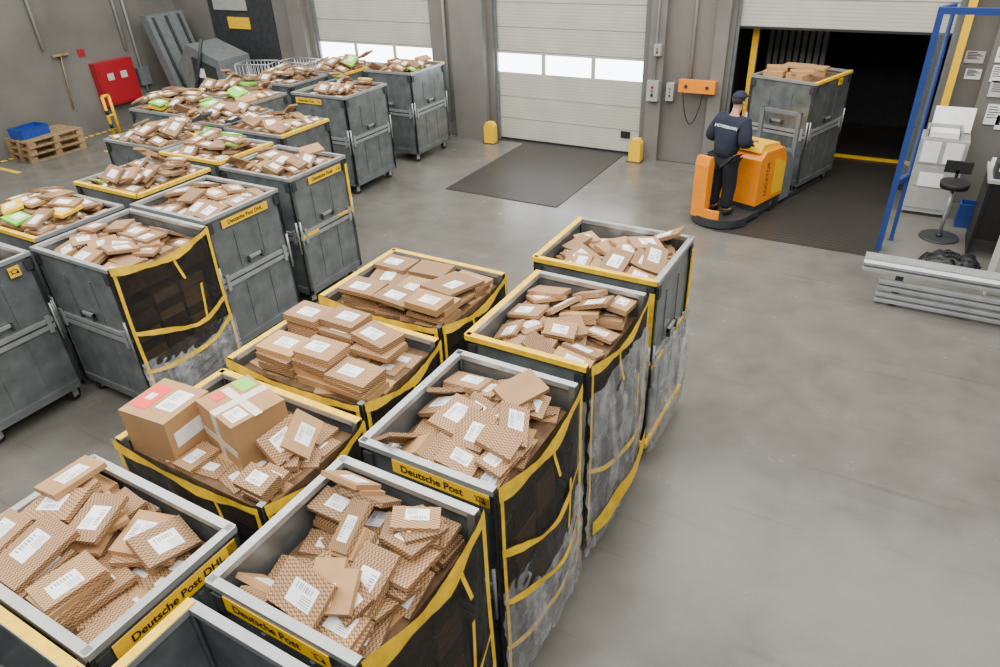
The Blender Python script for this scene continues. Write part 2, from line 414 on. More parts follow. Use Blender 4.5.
def cage(cx,cy,w,d,h,nets='',rz=0,label='',film='',plates=(),rimy='',midy='',seed=0,bl=1.,straps=(.36,.66),fz=.6,hem=.03,dolly=False):
    root=O('roll_cage',None,None,(cx,cy,0),(0,0,rz),label=label,category='roll cage',group='parcel roll cages')
    O('base_frame',cached(('b',w,d,dolly),lambda:base_mesh(w+(.06 if dolly else 0),d+(.06 if dolly else 0),YELP if dolly else GALV)),root)
    cm=cached('cast',caster_mesh)
    for sx in (-1,1):
        for sy in (-1,1):
            O('caster',cm,root,(sx*(w/2-.1),sy*(d/2-.1),0),(0,0,random.uniform(-.6,.6)))
            O('corner_post',cached(('p',h),lambda:post_mesh(h-.005)),root,(sx*(w/2-.02),sy*(d/2-.02),0))
    for k,(ax,ay,r) in FACES.items():
        fw=w if k in 'FK' else d
        R=Matrix.Rotation(r,3,'Z'); fo=Vector((ax*w/2,ay*d/2,0))
        if k in nets:
            z0=.22; sag=.09 if k in 'R' else .03; sd=seed*10+ord(k)
            n=O('net_curtain',cached(('n',fw,h,bl,sag,sd%3),lambda:net_grid(fw,h,z0,sag,bl,sd,mt=NET)),root,fo,(0,0,r),label='black mesh curtain edged with yellow webbing')
            O('webbing_strap',cached(('s',fw,h,bl,sag,'top',hem),lambda:strip_mesh(fw,h,z0,sag,bl,.985,hem,1)),n,label='yellow webbing hem')
            for q,vc in enumerate(straps):
                O('webbing_strap',cached(('s',fw,h,bl,sag,vc,sd%3),lambda:strip_mesh(fw,h,z0,sag,bl,vc,.024,sd+q,.08)),n)
            for uc in (.02,.98):
                O('edge_webbing',cached(('v',fw,h,bl,sag,uc),lambda:vstrip_mesh(fw,h,z0,sag,bl,uc,.016)),n)
            O('hanging_strap',cached(('v',fw,h,bl,sag,'h',sd%3),lambda:vstrip_mesh(fw,h,z0,sag,bl,.4+.15*(sd%3),.013,.80,.99,.06)),n)
            if k=='R': O('hanging_strap',cached(('v2',fw,h,bl,sag,'h',sd%3),lambda:vstrip_mesh(fw,h,z0,sag,bl,.75-.2*(sd%2),.012,.45,.70,-.05)),n)
        else:
            O('side_panel',cached(('pm',fw,h),lambda:panel_mesh(fw,h)),root,fo+R@Vector((0,.0,0)),(0,0,r))
            if k in rimy:
                O('rim_webbing',cached(('ry',fw,h),lambda:ME('rim_webbing',lambda bm:B(bm,-fw/2,fw/2,-.012,.035,h-.034,h+.004),[YEL])),root,fo,(0,0,r))
            if k in midy:
                zz=.2+(h-.2)*.5
                for nm,dm_ in (('a',(-fw/2,-fw/2+.3,-.014,-.006,zz-.02,zz+.02)),('b',(fw/2-.3,fw/2,-.014,-.006,zz+.03,zz+.06)),('c',(fw/2-.05,fw/2-.01,-.016,-.008,zz,h-.1))):
                    O('tie_strap',cached(('my',fw,h,nm),lambda:ME('tie_strap',lambda bm:B(bm,*dm_),[YEL])),root,fo,(0,0,r))
        if k in film:
            O('stretch_film',net_grid(fw+.04,.1+(h-.1)*fz,.09,-.03,.95,seed+5,off=.03,mt=FILM,name='stretch_film',wr=.016,nu=26,nv=24),root,fo,(0,0,r),label='wrinkled clear stretch film')
        for pl in plates:
            if pl[0]==k: plate(root,fo.x,fo.y,r,*pl[1:])
    return root

GREYC='grey galvanised roll cage heaped with brown parcels'
NETC='grey roll cage with black mesh side and yellow webbing'
FILMC='roll cage with mesh side wrapped in clear stretch film'
YC='parcel cart with yellow webbing and mesh sides'
HR=1.75; HM=1.6; HL=1.65
near={}
def C(key,x0,x1,y0,y1,h,**k):
    w=round(x1-x0,2); d=round(y1-y0,2)
    near[key]=((x0+x1)/2,(y0+y1)/2,w,d,h,k.get('rz',0))
    return cage((x0+x1)/2,(y0+y1)/2,w,d,h,**k)
C('R1',-2.40,-1.36,4.56,5.48,HR,rimy='FL',midy='RF',film='R',label='grey roll cage on yellow base with stretch film',seed=1,fz=.6,dolly=True)
r2=C('R2',-2.26,-1.38,3.30,4.36,HR,nets='R',film='RF',rimy='FL',label=FILMC,seed=2,straps=(.42,),fz=.86)
O('printed_band',strip_mesh(1.06,HR,.22,.08,1,.13,.085,5,.02,.05),r2,(.44,0,0),(0,0,pi/2),label='wide yellow printed plastic band')
C('R3',-2.20,-1.36,2.12,3.12,HR,nets='R',film='R',label=FILMC,seed=3,plates=[('F',.10,HR-.08,'Deutsche Post',.6,.085,.066)],straps=(.2,.42,.68),hem=.042,fz=.56)
C('R4',-2.20,-1.36,1.08,1.98,HR,nets='R',label=NETC,seed=4,plates=[('F',-.02,HR-.082,'Deutsche Post',.60,.09,.066)],straps=(.25,.5),hem=.05)
C('M1',-3.76,-2.62,3.5,4.46,HM,nets='FR',rimy='KL',label=YC+', neatly filled',seed=5,bl=.5)
C('M2',-3.72,-2.54,2.52,3.36,HM,nets='FR',rimy='KL',label=YC+', stacked with patterned boxes',seed=6,bl=.5)
C('M3',-3.64,-2.45,1.60,2.4,HM,nets='FR',rimy='KL',label=YC+', holding two large cartons',seed=7,bl=.5)
C('M4',-3.42,-2.33,.60,1.36,HR,label='grey galvanised roll cage with long yellow name plate',seed=8,plates=[('R',.03,HR-.10,'Deutsche Post DHL',.64,.095,.060,False)])
C('M5',-2.18,-1.28,.0,.98,HR,rimy='L',label='empty grey galvanised roll cage with yellow webbed rim',seed=9)
C('M6',-3.40,-2.28,-.4,.56,HR,rimy='KR',label='empty roll cage with yellow webbing along its rim',seed=10)
C('L1',-7.8,-6.75,1.93,2.9,HL,label='grey galvanised roll cage with post horn plate',plates=[('R',.30,HL-.12,'',.1,.1,.07,True)])
C('L2',-6.85,-5.70,2.97,4.02,HL,nets='R',label=NETC,film='R',seed=12,straps=(.3,.52),fz=.38,hem=.032)
C('L3',-6.95,-5.82,4.10,5.10,HL,label=GREYC+', name plate on side',plates=[('R',0,HL-.11,'Deutsche Post DHL',.62,.085,.058,False)])
C('L4',-7.05,-5.92,5.38,6.34,HL,label=GREYC+', tied with yellow straps',midy='R',plates=[('R',.08,HL-.11,'Deutsche Post',.56,.085,.06,True)])
C('Q2',-8.1,-7.0,3.1,4.05,HL,label=GREYC,rimy='F')
C('Q3',-8.25,-7.12,4.3,5.3,HL,label=GREYC,rimy='FR')
C('Q4',-8.3,-7.2,5.5,6.4,HL,label=GREYC,rimy='RF')
C('S1',-9.6,-8.4,5.6,6.6,HL,label=GREYC)
C('S2',-8.4,-7.3,6.65,7.6,HL,label=GREYC,rimy='R')
C('S3',-9.65,-8.5,6.75,7.7,HL,label=GREYC)
C('S4',-10.85,-9.72,6.9,7.9,HL,label=GREYC)
C('S5',-10.9,-9.85,8.0,9.0,HL,label=GREYC)
C('S6',-9.8,-9.15,7.8,8.65,HL,label=GREYC)
C('S7',-10.6,-9.5,9.1,10.05,HL,label=GREYC)
C('S8',-10.3,-9.2,10.2,11.15,HL,label=GREYC,rimy='R')
C('B1',-9.1,-7.95,8.7,9.8,HL,label='grey galvanised roll cage standing apart on open floor',plates=[('F',-.2,HL-.11,'Deutsche Post',.56,.085,.06,True)])
C('B2',-9.1,-8.02,10.6,11.7,HL,label='grey galvanised roll cage near the roller door',rimy='K')
near['T']=(-1.66,12.28,1.06,1.16,HR,-.31)
cage(*near['T'][:5],rz=-.31,label='grey roll cage pushed by the pallet truck',plates=[('R',.2,HR-.1,'',.14,.1,.07,True)],rimy='R')

# ------------------------------------------------------------------ parcels
SZ={'s1':(.255,.175,.026),'s2':(.225,.155,.02),'s3':(.275,.19,.03),'s4':(.215,.15,.04),
    'm1':(.32,.235,.035),'m2':(.30,.225,.055),'m3':(.30,.24,.09),'m4':(.42,.32,.025),'m5':(.265,.19,.028)}
PM={}
for k,(a,b,c) in SZ.items():
    for mt in (BOARD,KRAFT):
        PM[k,mt.name]=ME('parcel',lambda bm:B(bm,-a/2,a/2,-b/2,b/2,-c/2,c/2),[mt],.003)
LM={}
for k,(a,b,c) in SZ.items():
    la,lb=min(.15,a*.5),min(.105,b*.52)
    LM[k]=ME('address_label',lambda bm:B(bm,-la/2,la/2,-lb/2,lb/2,-.001,.001),[LABEL])
PILE={
 'R1':(('s1','s2','s3','s1'),34,.15,.04,0),'R2':(('s1','s2','s3','s4'),38,.19,.04,0),'R3':(('s1','s2','s3','s4'),48,.19,.05,0),
 'R4':(('s1','s1','s3','s2'),54,.22,.03,0),
 'M1':(('m1','m1','m2','m4'),22,.10,.0,1),'M2':(('m2','m1','m2','m2'),24,.10,.0,1),'M3':(('s3','s1','s4','s3'),20,.10,.0,0),
 'M4':(('m5','m5','s3','m1'),44,.18,.0,2),
 'L2':(('s1','s3','s3','s2'),32,.13,.03,0),'L3':(('s1','s3','s3','s2'),28,.10,.04,0)}
parcels=[]
tmp=[]
def rb_select(objs):
    for o in bpy.context.selected_objects: o.select_set(False)
    for o in objs: o.select_set(True)
    bpy.context.view_layer.objects.active=objs[0]
passive=[]
domes={}
def carton(wd,dp,ht,mt):
    return ME('carton',lambda bm:B(bm,-wd/2,wd/2,-dp/2,dp/2,-ht/2,ht/2,0),[mt],.006)
zc=HM-.10+.152
cartA=O('carton',carton(.36,.34,.30,KRAFT),None,(-3.42,1.83,zc),(0,0,.08),label='large plain brown carton with red and white stickers',category='carton')
cartB=O('carton',carton(.40,.34,.32,KRAFT),None,(-2.99,2.02,zc+.01),(0,0,-.22),label='large brown carton sealed with shiny tape',category='carton')
passive+=[(cartA,'BOX'),(cartB,'BOX')]
def dome_h(x,y,iw,idp,dome):
    ax=abs(x)/(iw/2); ay=abs(y)/(idp/2); m=max(ax,ay)
    return dome if m<.32 else dome*(1-(m-.32)/.68)
for key,(kinds,n,dep,dome,tidy) in PILE.items():
    cx,cy,w,d,h,rz=near[key]; zb=h-dep
    iw,idp=w-.09,d-.09
    def dm(bm):
        a=[bm.verts.new((sx*iw/2,sy*idp/2,-.2)) for sx,sy in ((-1,-1),(1,-1),(1,1),(-1,1))]
        b=[bm.verts.new((sx*iw/2,sy*idp/2,0)) for sx,sy in ((-1,-1),(1,-1),(1,1),(-1,1))]
        c=[bm.verts.new((sx*iw*.16,sy*idp*.16,dome+.002)) for sx,sy in ((-1,-1),(1,-1),(1,1),(-1,1))]
        bm.faces.new(a[::-1]); bm.faces.new(c)
        for i in range(4):
            j=(i+1)%4; bm.faces.new((a[i],a[j],b[j],b[i])); bm.faces.new((b[i],b[j],c[j],c[i]))
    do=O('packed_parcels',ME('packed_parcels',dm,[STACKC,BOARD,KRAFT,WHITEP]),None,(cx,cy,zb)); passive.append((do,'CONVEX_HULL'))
    domes[key]=do
    for (wx,wy,dx,dy) in ((iw/2+.1,0,.1,idp),(-iw/2-.1,0,.1,idp),(0,idp/2+.1,iw,.1),(0,-idp/2-.1,iw,.1)):
        t=O('tmpwall',ME('tmp',lambda bm:B(bm,-dx,dx,-dy,dy,-.3,3.6),[]),None,(cx+wx,cy+wy,zb)); tmp.append(t); passive.append((t,'BOX'))
    rnd=random.Random(sum(map(ord,key))*7)
    cells=[(-.38,-.38),(.38,.38),(-.38,.38),(.38,-.38),(0,0),(.38,0),(-.38,0),(0,.38),(0,-.38),(.15,.15),(-.15,-.15)]
    if tidy==1: cells=[(-.33,-.28),(0,-.28),(.33,-.28),(.33,.28),(0,.28),(-.33,.28)]
    if tidy==2: cells=[(-.36,-.28),(-.12,-.28),(.12,-.28),(.36,-.28),(.36,.28),(.12,.28),(-.12,.28),(-.36,.28)]
    if key=='M3': cells=[(.42,-.38),(.42,-.05),(.42,.35),(.05,-.42),(-.4,.42),(.28,-.3)]
    for i in range(n):
        kind=rnd.choice(kinds); a,b,c=SZ[kind]
        mt=KRAFT if rnd.random()<(.22 if tidy else .12) else BOARD
        fx,fy=cells[i%len(cells)]
        if tidy:
            px,py=fx*iw*1.02,fy*idp
            ang=(rnd.choice((0,0,pi))+rnd.uniform(-.15,.15)) if (tidy==1 and iw/3>a*.98) else pi/2+rnd.uniform(-.2,.2)
            tilt=(rnd.uniform(-.03,.03),rnd.uniform(-.03,.03)); z=zb+dome+.06+.1*(i//len(cells))+.01*(i%len(cells))
        else:
            px,py=fx*iw*.95+rnd.uniform(-.06,.06),fy*idp*.95+rnd.uniform(-.06,.06); ang=rnd.uniform(0,2*pi)
            tilt=(rnd.uniform(-.2,.2),rnd.uniform(-.2,.2)); z=zb+dome+.12+.04*i
        mgx,mgy=iw/2-.13,idp/2-.13
        px=max(-mgx,min(mgx,px)); py=max(-mgy,min(mgy,py))
        p=O('parcel',PM[kind,mt.name],None,(cx+px,cy+py,z),(tilt[0],tilt[1],ang)); parcels.append((p,key,kind))
try:
    bpy.ops.rigidbody.world_add(); rw=scene.rigidbody_world
    rw.substeps_per_frame=10; rw.solver_iterations=12
    act=[p for p,_,_ in parcels]
    rb_select(act); bpy.ops.rigidbody.objects_add(type='ACTIVE')
    for o in act:
        r=o.rigid_body; r.collision_shape='BOX'; r.use_margin=True; r.collision_margin=.001; r.friction=.5; r.restitution=0; r.mass=.4
        r.linear_damping=.45; r.angular_damping=.7
    pas=[o for o,_ in passive]; rb_select(pas); bpy.ops.rigidbody.objects_add(type='PASSIVE')
    for o,s in passive:
        r=o.rigid_body; r.collision_shape=s; r.friction=.6; r.use_margin=True; r.collision_margin=.001
    for o in tmp: o.rigid_body.friction=.02
    NF=135
    rw.point_cache.frame_start=1; rw.point_cache.frame_end=NF+5
    for f in range(1,NF+1): scene.frame_set(f)
    dg=bpy.context.evaluated_depsgraph_get()
    mats={o.name:o.evaluated_get(dg).matrix_world.copy() for o in act}
    rb_select(act+pas); bpy.ops.rigidbody.objects_remove()
    bpy.ops.rigidbody.world_remove()
    scene.frame_set(1)
    for o in act: o.matrix_world=mats[o.name]
    for o in act+pas: o.select_set(False)
except Exception as e:
    print('SIM FAIL',e)
for o in tmp: bpy.data.objects.remove(o)
bpy.context.view_layer.update()
keep=[]
for p,key,kind in parcels:
    cx,cy,w,d,h,rz=near[key]; l=p.matrix_world.translation
    steep=abs(p.matrix_world.to_3x3().col[2].z)<.6
    bad=abs(l.x-cx)>w/2+.02 or abs(l.y-cy)>d/2+.02 or l.z<h-.45 or l.z>h+.3 or (steep and l.z>h-.1)
    if key=='M3' and l.z>HM+.1: bad=True
    if key=='R4' and l.z>h+.12: bad=True
    if bad: bpy.data.objects.remove(p)
    else: keep.append((p,key,kind))
parcels=keep
layout={}
for p,key,kind in parcels:
    M=p.matrix_world; up=1 if M.to_3x3().col[2].z>0 else -1
    a,b,c=SZ[kind]
    rr=random.random()
    lx,ly=random.uniform(-.12,.12)*a,random.uniform(-.12,.12)*b
    rot=(0 if up>0 else pi,0,random.choice((0,pi)))
    has=rr<.88
    if has: O('address_label',LM[kind],p,(lx,ly,up*(c/2+.001)),rot,label='white printed address label')
    plain=p.data.materials[0]==KRAFT
    tl='flat' if c<.05 else 'thick'
    p['label']='%s %s cardboard parcel%s'%(tl,'plain brown' if plain else 'brown printed',' with white address label' if has else ' without a label')
    p['category']='parcel'; p['group']='parcels heaped in the roll cages'
    cx,cy,w,d,h,rz=near[key]
    layout.setdefault(key,[]).append((Matrix.Translation((-cx,-cy,-h))@M,kind,plain,(lx,ly,up*(c/2+.001),rot) if has else None))
def add_box(bm,M,a,b,c,mi):
    vs=B(bm,-a/2,a/2,-b/2,b/2,-c/2,c/2,mi)
    for v in vs: v.co=M@v.co
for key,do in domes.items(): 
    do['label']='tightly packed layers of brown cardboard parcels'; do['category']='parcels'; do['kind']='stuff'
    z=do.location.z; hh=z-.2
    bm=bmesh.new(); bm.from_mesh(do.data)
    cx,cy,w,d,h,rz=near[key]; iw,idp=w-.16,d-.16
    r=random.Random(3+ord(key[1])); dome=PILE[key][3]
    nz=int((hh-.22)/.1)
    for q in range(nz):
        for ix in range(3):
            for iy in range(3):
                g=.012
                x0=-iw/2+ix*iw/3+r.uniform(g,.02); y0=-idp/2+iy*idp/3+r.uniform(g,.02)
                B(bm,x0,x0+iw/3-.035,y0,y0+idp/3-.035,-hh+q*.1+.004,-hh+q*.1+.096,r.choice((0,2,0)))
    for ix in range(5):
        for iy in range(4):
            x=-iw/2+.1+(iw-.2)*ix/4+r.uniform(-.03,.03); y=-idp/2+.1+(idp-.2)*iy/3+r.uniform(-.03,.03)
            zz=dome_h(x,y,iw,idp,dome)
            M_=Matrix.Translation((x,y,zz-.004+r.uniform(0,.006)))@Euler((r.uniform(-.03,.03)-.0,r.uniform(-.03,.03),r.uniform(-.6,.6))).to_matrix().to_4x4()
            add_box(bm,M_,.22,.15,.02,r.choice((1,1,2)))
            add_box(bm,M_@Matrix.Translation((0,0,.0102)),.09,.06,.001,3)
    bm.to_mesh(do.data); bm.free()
far=['L4','Q2','Q3','Q4','S1','S2','S3','S4','S5','S7','S8','S6','B2','L1','B1']
src=['R3','L3','R4','L2','R1','R2']
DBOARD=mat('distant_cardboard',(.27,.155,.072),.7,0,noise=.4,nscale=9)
for i,k in enumerate(far):
    bm=bmesh.new()
    cx,cy,w,d,h,rz=near[k]
    s=src[i%len(src)]; sw,sd=near[s][2],near[s][3]
    if s not in layout: continue
    r=random.Random(i)
    flip=Matrix.Rotation(pi if i%2 else 0,4,'Z'); low=-.2 if k=='L1' else (.11 if k[0]=='S' else (.07 if k[0]=='Q' else .03))
    for M,kind,plain,lab in layout[s]:
        t=M.translation.copy(); M2=M.copy(); kx=1.06 if k[0]=='S' else .98
        M2.translation=(t.x*(w-.3)/(sw-.3)*kx,t.y*(d-.3)/(sd-.3)*kx,t.z+low+(.04 if t.z>-.05 else 0))
        MW=flip@M2
        a,b_,c=SZ[kind]; col=1 if plain else 0
        if k[0] in 'SBQ' and r.random()<.11: col=r.choice((4,5,6))
        add_box(bm,MW,a,b_,c,col)
        if lab:
            la,lb=min(.15,a*.5),min(.105,b_*.52)
            add_box(bm,MW@Matrix.Translation(lab[:3]),la,lb,.003,2)
    zt=-.13+low
    for ix in range(5):
        for iy in range(5):
            x=-w/2+.14+(w-.28)*ix/4+r.uniform(-.02,.02); y=-d/2+.13+(d-.26)*iy/4+r.uniform(-.02,.02)
            M_=Matrix.Translation((x,y,zt+r.uniform(0,.03)))@Euler((r.uniform(-.15,.15),r.uniform(-.15,.15),r.uniform(-.5,.5))).to_matrix().to_4x4()
            add_box(bm,M_,.2,.15,.03,0); add_box(bm,M_@Matrix.Translation((0,0,.0155)),.1,.07,.001,2)
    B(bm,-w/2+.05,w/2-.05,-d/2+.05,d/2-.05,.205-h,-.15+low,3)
    me=bpy.data.meshes.new('heaped_parcels'); bm.to_mesh(me); bm.free()
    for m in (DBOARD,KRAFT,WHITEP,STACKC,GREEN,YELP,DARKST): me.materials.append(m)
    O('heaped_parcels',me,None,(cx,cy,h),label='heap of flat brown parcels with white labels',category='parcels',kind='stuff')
def stick(parent,x,y,z,a,b,mt,rot=(0,0,0),nm='sticker',lab=None):
    O(nm,ME(nm,lambda bm:B(bm,-a/2,a/2,-b/2,b/2,-.0008,.0008),[mt]),parent,(x,y,z),rot,label=lab)
stick(cartA,-.10,.0,.1512,.13,.22,REDS,lab='red sticker'); stick(cartA,.07,.02,.1512,.13,.18,LABEL,nm='address_label')
stick(cartA,-.10,.0,.1525,.05,.06,WHITEP)
TAPEM=mat('clear_tape',(.66,.58,.47),.1,0,spec=.9)
stick(cartB,0,0,.1612,.06,.34,TAPEM,nm='packing_tape',lab='shiny packing tape'); stick(cartB,0,-.1712,0,.06,.32,TAPEM,(pi/2,0,0),nm='packing_tape')
stick(cartB,0,-.1715,-.04,.38,.05,TAPEM,(pi/2,0,0),nm='packing_tape'); stick(cartB,.02,.0,.1615,.38,.05,TAPEM,nm='packing_tape')
stick(cartB,-.12,.1,.1620,.13,.10,GREEN,lab='green sticker'); stick(cartB,-.13,-.07,.1620,.08,.06,REDS,lab='red sticker'); stick(cartB,.11,-.09,.1618,.12,.1,LABEL,nm='address_label')
stick(cartA,.1812,0,.0,.1,.26,WHITEP,(0,pi/2,0),nm='address_label')
cx,cy,w,d,h,rz=near['T']
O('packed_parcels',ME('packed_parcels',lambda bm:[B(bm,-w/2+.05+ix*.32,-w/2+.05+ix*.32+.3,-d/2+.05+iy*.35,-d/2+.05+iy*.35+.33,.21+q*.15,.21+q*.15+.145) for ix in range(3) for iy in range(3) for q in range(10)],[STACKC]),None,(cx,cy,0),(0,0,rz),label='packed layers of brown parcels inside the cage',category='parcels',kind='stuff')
for (x,y,z,k,a) in [(-.3,-.28,.0,'m3',.2),(.1,-.28,0,'m3',-.2),(.15,.15,0,'m3',.3),(-.25,.22,0,'m3',-.1),(-.3,-.24,.09,'m2',.5),(.15,.15,.09,'m1',.1),(-.15,.15,.09,'m4',.2),(.12,-.25,.09,'m1',.6)]:
    c=SZ[k][2]; v=Matrix.Rotation(rz,3,'Z')@Vector((x,y,0))
    p=O('parcel',PM[k,'plain_kraft'],None,(cx+v.x,cy+v.y,1.706+z+c/2),(0,0,rz+a),label='plain brown cardboard parcel on a packed cage',category='parcel',group='parcels heaped in the roll cages')

# ------------------------------------------------------------------ pallet truck
TR=O('pallet_truck',None,None,(-1.95,10.85,0),(0,0,-.31),label='orange and grey electric pallet truck with standing platform',category='pallet truck')
def arc(cx,cy,r,a0,a1,n): return [(cx+r*math.cos(a0+(a1-a0)*i/n),cy+r*math.sin(a0+(a1-a0)*i/n)) for i in range(n+1)]
def platform(bm):
    pts=[(.4,-.3)]+[(.4,-.75)]+arc(0,-.72,.4,0,-pi,14)[1:-1]+[(-.4,-.75),(-.4,-.3)]
    PR(bm,pts[::-1],.05,.13,0,'xy')
O('platform',ME('platform',platform,[DARKST],.008),TR,label='dark rounded operator platform')
def curved(r0,r1,z0,z1,a0=-pi,a1=0,n=18):
    def f(bm):
        o=arc(0,-.72,r1,a0,a1,n); i=arc(0,-.72,r0,a0,a1,n)
        a=[bm.verts.new((x,y,z0)) for x,y in o];b=[bm.verts.new((x,y,z1)) for x,y in o];c=[bm.verts.new((x,y,z0)) for x,y in i];d=[bm.verts.new((x,y,z1)) for x,y in i]
        for k in range(n):
            bm.faces.new((a[k],a[k+1],b[k+1],b[k])); bm.faces.new((c[k+1],c[k],d[k],d[k+1])); bm.faces.new((b[k],b[k+1],d[k+1],d[k])); bm.faces.new((a[k+1],a[k],c[k],c[k+1]))
        bm.faces.new((a[0],b[0],d[0],c[0])); bm.faces.new((a[-1],c[-1],d[-1],b[-1]))
    return f
O('rear_bumper',ME('rear_bumper',curved(.37,.43,.03,.15),[DARKST]),TR,label='dark curved bumper')
O('rear_skirt',ME('rear_skirt',curved(.36,.41,.15,.27,-pi,-pi*.35),[ORANGE]),TR,label='orange curved skirt')
def body(bm):
    PR(bm,[(-.44,.22),(.32,.22),(.32,.78),(.2,.97),(-.30,1.0),(-.44,.9)],-.38,.38,0,'yz')
O('motor_housing',ME('motor_housing',body,[ORANGE],.07,4),TR,label='rounded orange motor housing')
O('lower_skirt',ME('lower_skirt',lambda bm:B(bm,-.36,.36,-.42,.32,.05,.26),[DARKST],.02),TR,label='dark lower skirt')
O('side_cover',ME('side_cover',lambda bm:PR(bm,[(.0,.28),(.3,.28),(.3,.72),(.0,.84)],.381,.39,0,'yz'),[YELP]),TR,label='yellow side cover')
O('front_cover',ME('front_cover',lambda bm:PR(bm,[(.32,.08),(.62,.08),(.62,.5),(.5,.8),(.32,.86)],-.36,.36,0,'yz'),[GREYP],.03),TR,label='grey battery cover')
O('console',ME('console',lambda bm:PR(bm,[(-.38,.99),(.2,.95),(.14,1.04),(-.3,1.1)],-.32,.32,0,'yz'),[YELP],.02),TR,label='yellow control console')
O('display',ME('display',lambda bm:B(bm,-.08,.08,-.33,-.27,1.09,1.16),[BLACK],.01),TR)
def hdl(bm):
    T(bm,(0,-.2,1.04),(0,-.36,1.08),.025,10); T(bm,(-.2,-.38,1.08),(.2,-.38,1.08),.018,10)
    B(bm,-.05,.05,-.40,-.32,1.05,1.11)
O('steering_handle',ME('steering_handle',hdl,[BLACK]),TR)
def brest(bm):
    PR(bm,[(-1.12,.13),(-1.0,.13),(-.98,.9),(-1.02,1.02),(-1.1,1.02),(-1.13,.9)],-.26,-.04,0,'yz')
O('backrest',ME('backrest',brest,[ORANGE],.03),TR,label='narrow orange backrest column')
O('backrest_pad',ME('backrest_pad',lambda bm:B(bm,-.23,-.07,-.99,-.95,.62,.96),[RUB],.012),TR,label='black pad')
O('side_guard',ME('side_guard',lambda bm:[T(bm,(-.36,-.4,.8),(-.38,-.62,.86),.018,8),T(bm,(-.38,-.62,.86),(-.34,-1.0,.86),.018,8),T(bm,(-.34,-1.0,.86),(-.22,-1.06,.86),.018,8)],[DARKST]),TR)
for s in (-1,1):
    O('fork',ME('fork',lambda bm:B(bm,s*.25-.08,s*.25+.08,.6,1.75,.03,.085),[DARKST],.01),TR)
for s in (-1,1):
    O('drive_wheel',ME('drive_wheel',lambda bm:T(bm,(s*.3,.1,.08),(s*.385,.1,.08),.08,16),[RUB]),TR)
tt=text_mesh('LOCATOR',.11,DARKST,.001)
O('lettering',tt,TR,(.3835,-.2,.58),(pi/2,-pi/2,pi/2),label='dark vertical lettering')
O('lettering',tt,TR,(-.3835,.0,.58),(pi/2,pi/2,-pi/2))
O('mast',ME('mast',lambda bm:[B(bm,-.33,-.27,.64,.7,.1,1.35),B(bm,.27,.33,.64,.7,.1,1.35),B(bm,-.33,.33,.65,.69,1.3,1.35),B(bm,-.33,.33,.65,.69,.75,.8)],[GREYP]),TR,label='grey load guard')

# ------------------------------------------------------------------ person
PP=Matrix.Rotation(-.31,3,'Z')@Vector((.0,-.80,0)); PO=Vector((-1.95,10.85,.132))+PP
def skinned(name,verts,edges,root=0,sub=2,flat=None):
    me=bpy.data.meshes.new(name); me.from_pydata([v[:3] for v in verts],edges,[])
    o=bpy.data.objects.new(name,me); COL.objects.link(o)
    sk=o.modifiers.new('s','SKIN'); sk.use_smooth_shade=True
    for i,v in enumerate(verts):
        r=v[3]; me.skin_vertices[0].data[i].radius=(r,r) if not isinstance(r,tuple) else r
        me.skin_vertices[0].data[i].use_root=(i==root)
    s=o.modifiers.new('u','SUBSURF'); s.levels=sub; s.render_levels=sub
    dg=bpy.context.evaluated_depsgraph_get(); dg.update()
    m2=bpy.data.meshes.new_from_object(o.evaluated_get(dg)); bpy.data.objects.remove(o)
    if flat:
        for v in m2.vertices: flat(v.co)
    for p in m2.polygons: p.use_smooth=True
    return m2
def lean(c):
    if c.z>.95: c.y+=.16*(c.z-.95)
def flat(c):
    if .8<c.z<1.5:
        k=max(0,min(1,(.2-abs(c.x))/.06))*max(0,min(1,(.2-c.y)/.06)); c.y*=1-.25*k
    if 1.56<c.z: c.x*=.86
    lean(c)
V=[];Ed=[]
def av(x,y,z,r,pr=None):
    V.append((x,y,z,r))
    if pr is not None: Ed.append((pr,len(V)-1))
    return len(V)-1
pel=av(0,0,.95,.13); sp1=av(0,-.01,1.12,.125,pel); ch=av(0,0,1.30,.145,sp1); nb=av(0,.01,1.45,.075,ch); nk=av(0,.025,1.52,.055,nb)
jw=av(0,.05,1.585,.072,nk); hd=av(0,.045,1.66,.09,jw); ht=av(0,.035,1.735,.07,hd)
for s in (-1,1):
    sh=av(s*.17,-.0,1.40,.058,ch); el=av(s*.27,-.03,1.13,.042,sh); wr=av(s*.2,.24,1.08,.026,el)
    pm=av(s*.18,.31,1.08,.03,wr)
    for q,(dx,ln) in enumerate(((-.03,.055),(-.01,.065),(.01,.06),(.03,.05))):
        k1=av(s*.18+dx,.345,1.085,.009,pm); k2=av(s*.18+dx,.345+ln*.6,1.08,.009,k1); k3=av(s*.18+dx,.345+ln*.5,1.05,.008,k2)
    t1=av(s*.145,.30,1.065,.011,pm); t2=av(s*.13,.34,1.055,.009,t1)
    hp=av(s*.09,0,.88,.095,pel); kn=av(s*.105,.03,.5,.062,hp); ak=av(s*.11,-.01,.1,.042,kn); to=av(s*.12,.12,.045,.035,ak)
bm_=skinned('person',V,Ed,0,2,flat); bm_.materials.append(SKIN)
person=O('person',bm_,None,PO,(0,0,-.40),label='standing worker in navy jacket, dark trousers and cap steering a truck',category='person')
person.scale=(1.06,1.06,.965)
V=[];Ed=[]
pel=av(0,0,.84,.185); sp1=av(0,-.01,1.08,.19,pel); ch=av(0,-.01,1.29,.205,sp1); nb=av(0,.005,1.46,.098,ch)
for s in (-1,1):
    sh=av(s*.19,0,1.39,.108,ch); el=av(s*.28,-.035,1.13,.095,sh); wr=av(s*.205,.21,1.08,.062,el)
jm=skinned('jacket',V,Ed,0,2,flat); jm.materials.append(NAVY)
O('jacket',jm,person,label='navy work jacket with white lettering')
V=[];Ed=[]
pel=av(0,0,.92,.14)
